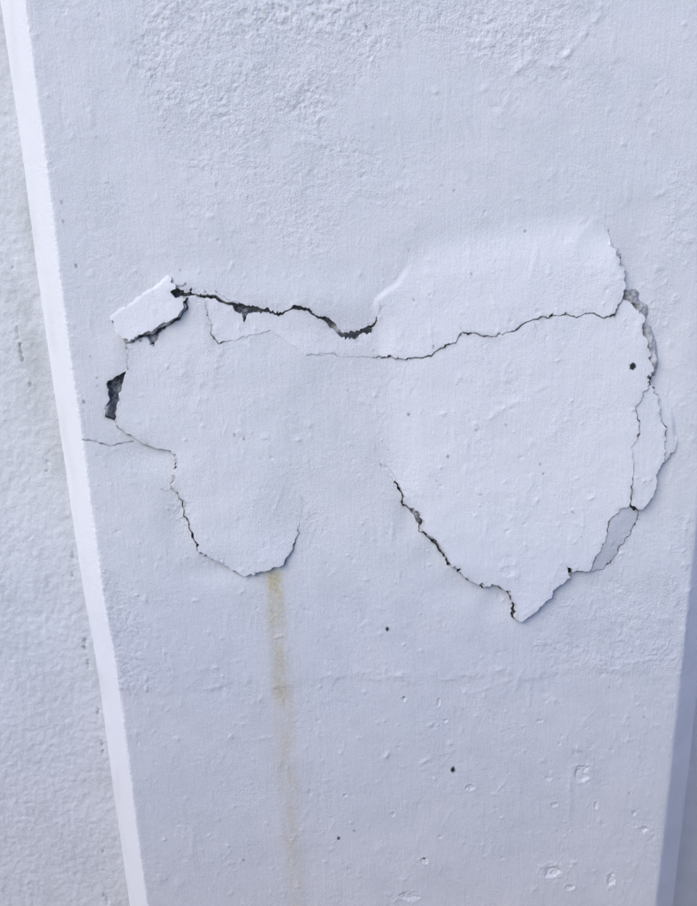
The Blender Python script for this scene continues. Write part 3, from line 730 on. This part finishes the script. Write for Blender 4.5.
PART_LABEL = {
    'a': 'small bright flake curling up at the upper left corner',
    'b': 'rounded peeling flake above the yellow stain',
    'c': 'narrow strip of loose paint under the wide dark crack',
    'd': 'raised plate of paint above the long thin crack',
    'e': 'largest heart-shaped peeling flake with pointed lower tip',
    'f': 'long narrow splinter along the right side of the large flake',
    'g': 'outermost thin sliver at the right of the break',
    'h': 'small tilted shaded chip at the lower right of the break',
}
WHITEN = {'a': 0.35, 'b': 0.35, 'c': 1.0, 'd': 0.85, 'e': 0.75, 'f': 0.65, 'g': 0.2, 'h': 0.2}
BEV = {'a': 0.1, 'b': 0.7, 'c': 0.1, 'd': 0.6, 'e': 0.6, 'f': 0.2, 'g': 0.2, 'h': 0.1}
for k in ORDER:
    sel = np.where(reg[k] < 0)
    r0, r1, c0, c1 = sel[0].min() - 2, sel[0].max() + 3, sel[1].min() - 2, sel[1].max() + 3
    s = np.s_[max(r0, 0):r1, max(c0, 0):c1]
    x, z = wx[s], wz[s]
    lift = tps(LIFT[k], x, z) + 0.30 * pn(x / 18, z / 18, 801) + 0.08 * pn(x / 7, z / 7, 802)
    whiten = np.full(x.shape, WHITEN[k])
    for p, fade, cfade in ATT[k]:
        dd = seg_dist(x, z, PL(p))
        lift = lift * sstep(dd / fade); whiten = whiten * sstep(dd / cfade)
    hh = Hs[ws][s] + np.maximum(lift, -0.6)
    o = sheet('paint_flake', reg[k][s], (x, z, hh, DIRT[ws][s], STAIN[ws][s], ZERO[ws][s], ROUGH[ws][s], whiten), NAMES, pier, 1.5, M_PAINT, back=True, bevel=BEV[k])
    tag(o, PART_LABEL[k])

# crumbly plaster layer standing out from under the broken rims
RIMS = {
    'b': [(116, 424), (129, 435), (151, 447), (173, 452), (174, 480), (171, 488), (183, 503), (185, 516), (194, 536), (201, 553), (226, 565), (243, 575), (266, 571), (284, 563), (295, 542)],
    'e': [(397, 484), (403, 504), (420, 515), (421, 531), (437, 543), (448, 562), (464, 577), (484, 587), (503, 588), (512, 600), (515, 618), (528, 614), (550, 594), (570, 576)],
    'd': [(614, 244), (619, 252), (620, 265), (625, 282), (623, 292)],
    'f': [(664, 456), (656, 472), (655, 488), (646, 503), (640, 510)],
    'a': [(124, 341), (147, 335), (169, 323), (185, 308)],
}
for k, pl in RIMS.items():
    d = seg_dist(wx, wz, PL(pl))
    out = 0.15 + 1.5 * np.clip(0.15 + 1.6 * pn(wx / 8, wz / 8, 131), 0, 1) + 0.7 * pn(wx / 2.2, wz / 2.2, 132)
    reg_l = np.maximum(sd[k] - out, d - 3.2 - 1.2 * pn(wx / 4, wz / 4, 133))
    sel = np.where(reg_l < 0)
    s = np.s_[max(sel[0].min() - 2, 0):sel[0].max() + 3, max(sel[1].min() - 2, 0):sel[1].max() + 3]
    x, z = wx[s], wz[s]
    lf = tps(LIFT[k], x, z)
    for p, fade, cfade in ATT[k]:
        lf = lf * sstep(seg_dist(x, z, PL(p)) / fade)
    hh = Hs[ws][s] + np.minimum(lf - 1.7, 0.62 * lf) - 0.5 * np.maximum(sd[k][s], 0) + 0.5 * pn(x / 2.0, z / 2.0, 134)
    o = sheet('plaster_rim', reg_l[s], (x, z, hh, 0 * x), ['dirt'], pier, 1.4, M_EDGE, back=True)
    tag(o, 'crumbly plaster rim under the ' + {'b': 'rounded', 'e': 'heart-shaped', 'd': 'upper right', 'f': 'narrow', 'a': 'small curling'}[k] + ' paint flake')

# grey plaster bed seen through the gaps
cx_ = np.arange(wx[0, 0] - 8, wx[0, -1] + 8, 0.7)
cz_ = np.arange(wz[0, 0] - 8, wz[-1, 0] + 8, 0.7)
CX, CZ = np.meshgrid(cx_, cz_)
ch = -5.0 + 1.0 * fbm(CX / 9, CZ / 9, 201, 3) + 1.1 * pn(CX / 3.0, CZ / 3.0, 202) + 0.6 * pn(CX / 1.5, CZ / 1.5, 203)
for px, py, rx, rz, a in [(153, 339, 4.5, 4.5, 4.6), (105.5, 410, 3.2, 5.5, 5.4), (243, 315, 4, 5, 3.6), (340, 331, 5, 4, 4.0), (416, 517, 4, 8, 3.6),
                          (632, 297, 7, 6, 6.2), (643, 312, 5, 6, 6.4), (648, 334, 5, 8, 5.2), (652, 352, 5, 9, 6.4), (654, 368, 4, 7, 6.0), (291, 309, 3, 3, 3)]:
    a0, b0 = P(px, py)
    ch = ch + a * np.exp(-np.abs((CX - a0) / rx) ** 3 - np.abs((CZ - b0) / rz) ** 3)
pale = np.zeros_like(CX)
for px, py, r, a in [(645, 320, 20, 0.75), (651, 350, 24, 0.95), (653, 370, 14, 0.9), (153, 340, 6, 0.5), (106, 409, 6, 0.35), (340, 331, 7, 0.6), (416, 517, 8, 0.35)]:
    a0, b0 = P(px, py)
    pale = np.maximum(pale, a * np.exp(-((CX - a0) ** 2 + (CZ - b0) ** 2) / r ** 2))
bed = sheet('plaster_bed', np.full(CX.shape, -1.0), (CX, CZ, ch, pale), ['pale'], pier, 1, M_CORE, back=False, skirt=False)
tag(bed, 'grey plaster showing dark through the cracks')

# solid masonry behind the coat
def box(name, x0, x1, y0, y1, z0, z1, m, parent=None, bev=0.0):
    V = np.array([[x, y, z] for x in (x0, x1) for y in (y0, y1) for z in (z0, z1)])
    Q = [(0, 1, 3, 2), (4, 6, 7, 5), (0, 4, 5, 1), (2, 3, 7, 6), (0, 2, 6, 4), (1, 5, 7, 3)]
    me = bpy.data.meshes.new(name); me.from_pydata([tuple(v) for v in V], [], Q); me.materials.append(m); me.update()
    o = bpy.data.objects.new(name, me); COL.objects.link(o)
    if parent:
        o.parent = parent
    return o
box('masonry', (XL + 6) / 1000, (XR - 6) / 1000, 0.0095, 0.30, GROUND_Z / 1000, TOP_Z / 1000, M_CORE, pier)

box('side_return', (XR + 2) / 1000, (XR + 17.2) / 1000, 0.0135, 0.30, GROUND_Z / 1000, TOP_Z / 1000, M_PAINT, pier)

# ------------------------------------------------------------------ walls either side
def wall_height(X, Z, seed):
    qx = X + 2.2 * pn(X / 7, Z / 7, seed + 7) ; qz = Z + 2.2 * pn(X / 7, Z / 7, seed + 8)
    h = 1.0 * fbm(X / 120, Z / 120, seed, 2)
    h = h + 0.7 * pn(qx / 4.6, qz / 6.0, seed + 1) + 0.55 * pn(qx / 2.4, qz / 3.0, seed + 2) + 0.3 * pn(X / 1.6, Z / 1.6, seed + 3)
    h = h - 0.8 * np.abs(pn(qx / 10, qz / 12, seed + 4)) + 0.3
    return h * 0.55

def wall(lo, hi, flo, fhi, fine, seed, label, side, depth):
    wx_ = steps(lo, hi, fine, flo, fhi)
    wz_ = steps(-560, 190, fine, GROUND_Z - 10, TOP_Z)
    A, B = np.meshgrid(wx_, wz_)
    h = wall_height(A, B, seed) - depth
    dirt = np.zeros_like(A); alg = np.zeros_like(A)
    if side < 0:
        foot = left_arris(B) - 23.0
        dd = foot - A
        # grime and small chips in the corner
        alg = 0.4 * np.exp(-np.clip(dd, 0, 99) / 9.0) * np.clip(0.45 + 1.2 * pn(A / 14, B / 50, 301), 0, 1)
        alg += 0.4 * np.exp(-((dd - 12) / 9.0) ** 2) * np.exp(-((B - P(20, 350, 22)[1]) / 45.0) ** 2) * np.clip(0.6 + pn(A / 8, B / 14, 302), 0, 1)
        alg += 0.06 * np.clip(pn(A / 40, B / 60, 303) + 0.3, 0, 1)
        for i, (px, py, r) in enumerate([(18, 333, 1.1), (21, 352, 1.2), (23, 360, 1.0), (30, 385, 0.8), (46, 471, 0.9), (48, 465, 0.8), (73, 558, 1.1), (72, 575, 0.9), (85, 641, 1.7),
                                         (84, 648, 1.3), (88, 664, 1.2), (98, 712, 1.3), (102, 744, 1.1), (103, 752, 1.2), (103, 852, 1.0), (107, 900, 1.2), (104, 895, 0.9), (20, 345, 0.9), (12, 268, 0.8), (74, 566, 0.8)]):
            a0, b0 = P(px, py, 22)
            q = np.hypot((A - a0) * 1.3, (B - b0) * (0.3 + 0.12 * (i % 5))) + 1.6 * pn(A / 1.9, B / 1.9, i)
            dirt = np.maximum(dirt, (0.12 + 0.45 * ((i * 7) % 5) / 4) * sstep((r - q) / 1.2 + 0.3))
            h -= 0.9 * sstep((r * 1.2 - q) / 1.0 + 0.4)
    o = sheet('rendered_wall', np.full(A.shape, -1.0), (A, B, h, dirt, np.zeros_like(A), np.clip(alg, 0, 1), 0.55 + 0 * A, 0 * A), NAMES, None, 1, M_WALL, back=False, skirt=False)
    # close the sheet into a solid wall
    b = box('solid_body', (flo + 2) / 1000, (fhi - 2) / 1000, (depth + 4) / 1000, 0.30, GROUND_Z / 1000, (TOP_Z - 4) / 1000, M_WALL, o)
    tag(o, label, 'wall')
    return o

wall(XL - 140, XL - 17, -1700, XL - 17, 0.95, 400, 'rough off-white rendered wall left of the bright pier edge', -1, DEPTH)
wall(XR + 17, XR + 110, XR + 17, 1700, 1.1, 500, 'rough shaded wall set back at the right of the pier', 1, 190.0)

# ------------------------------------------------------------------ ground
g = box('ground', -60, 60, -60, 60, GROUND_Z / 1000 - 0.2, GROUND_Z / 1000, M_GROUND)
tag(g, 'grey paving at the foot of the pier', None, None, 'structure')

# blocker added out of view to take low sun off the pier foot
blocker = bpy.data.objects.new('shade_blocker', None)
COL.objects.link(blocker)
blocker.location = (0, -0.95, GROUND_Z / 1000)
tag(blocker, 'plain grey block added out of view to shade the pier foot', 'light blocker')
BLOCKER_TOP = 0.90
o = box('solid_body', -6, 4, -0.1, 0.1, 0.0, BLOCKER_TOP, M_GROUND, blocker)
o = box('blocker_cap', -6.02, 4.02, -0.14, 0.14, BLOCKER_TOP, BLOCKER_TOP + 0.06, M_GROUND, blocker)
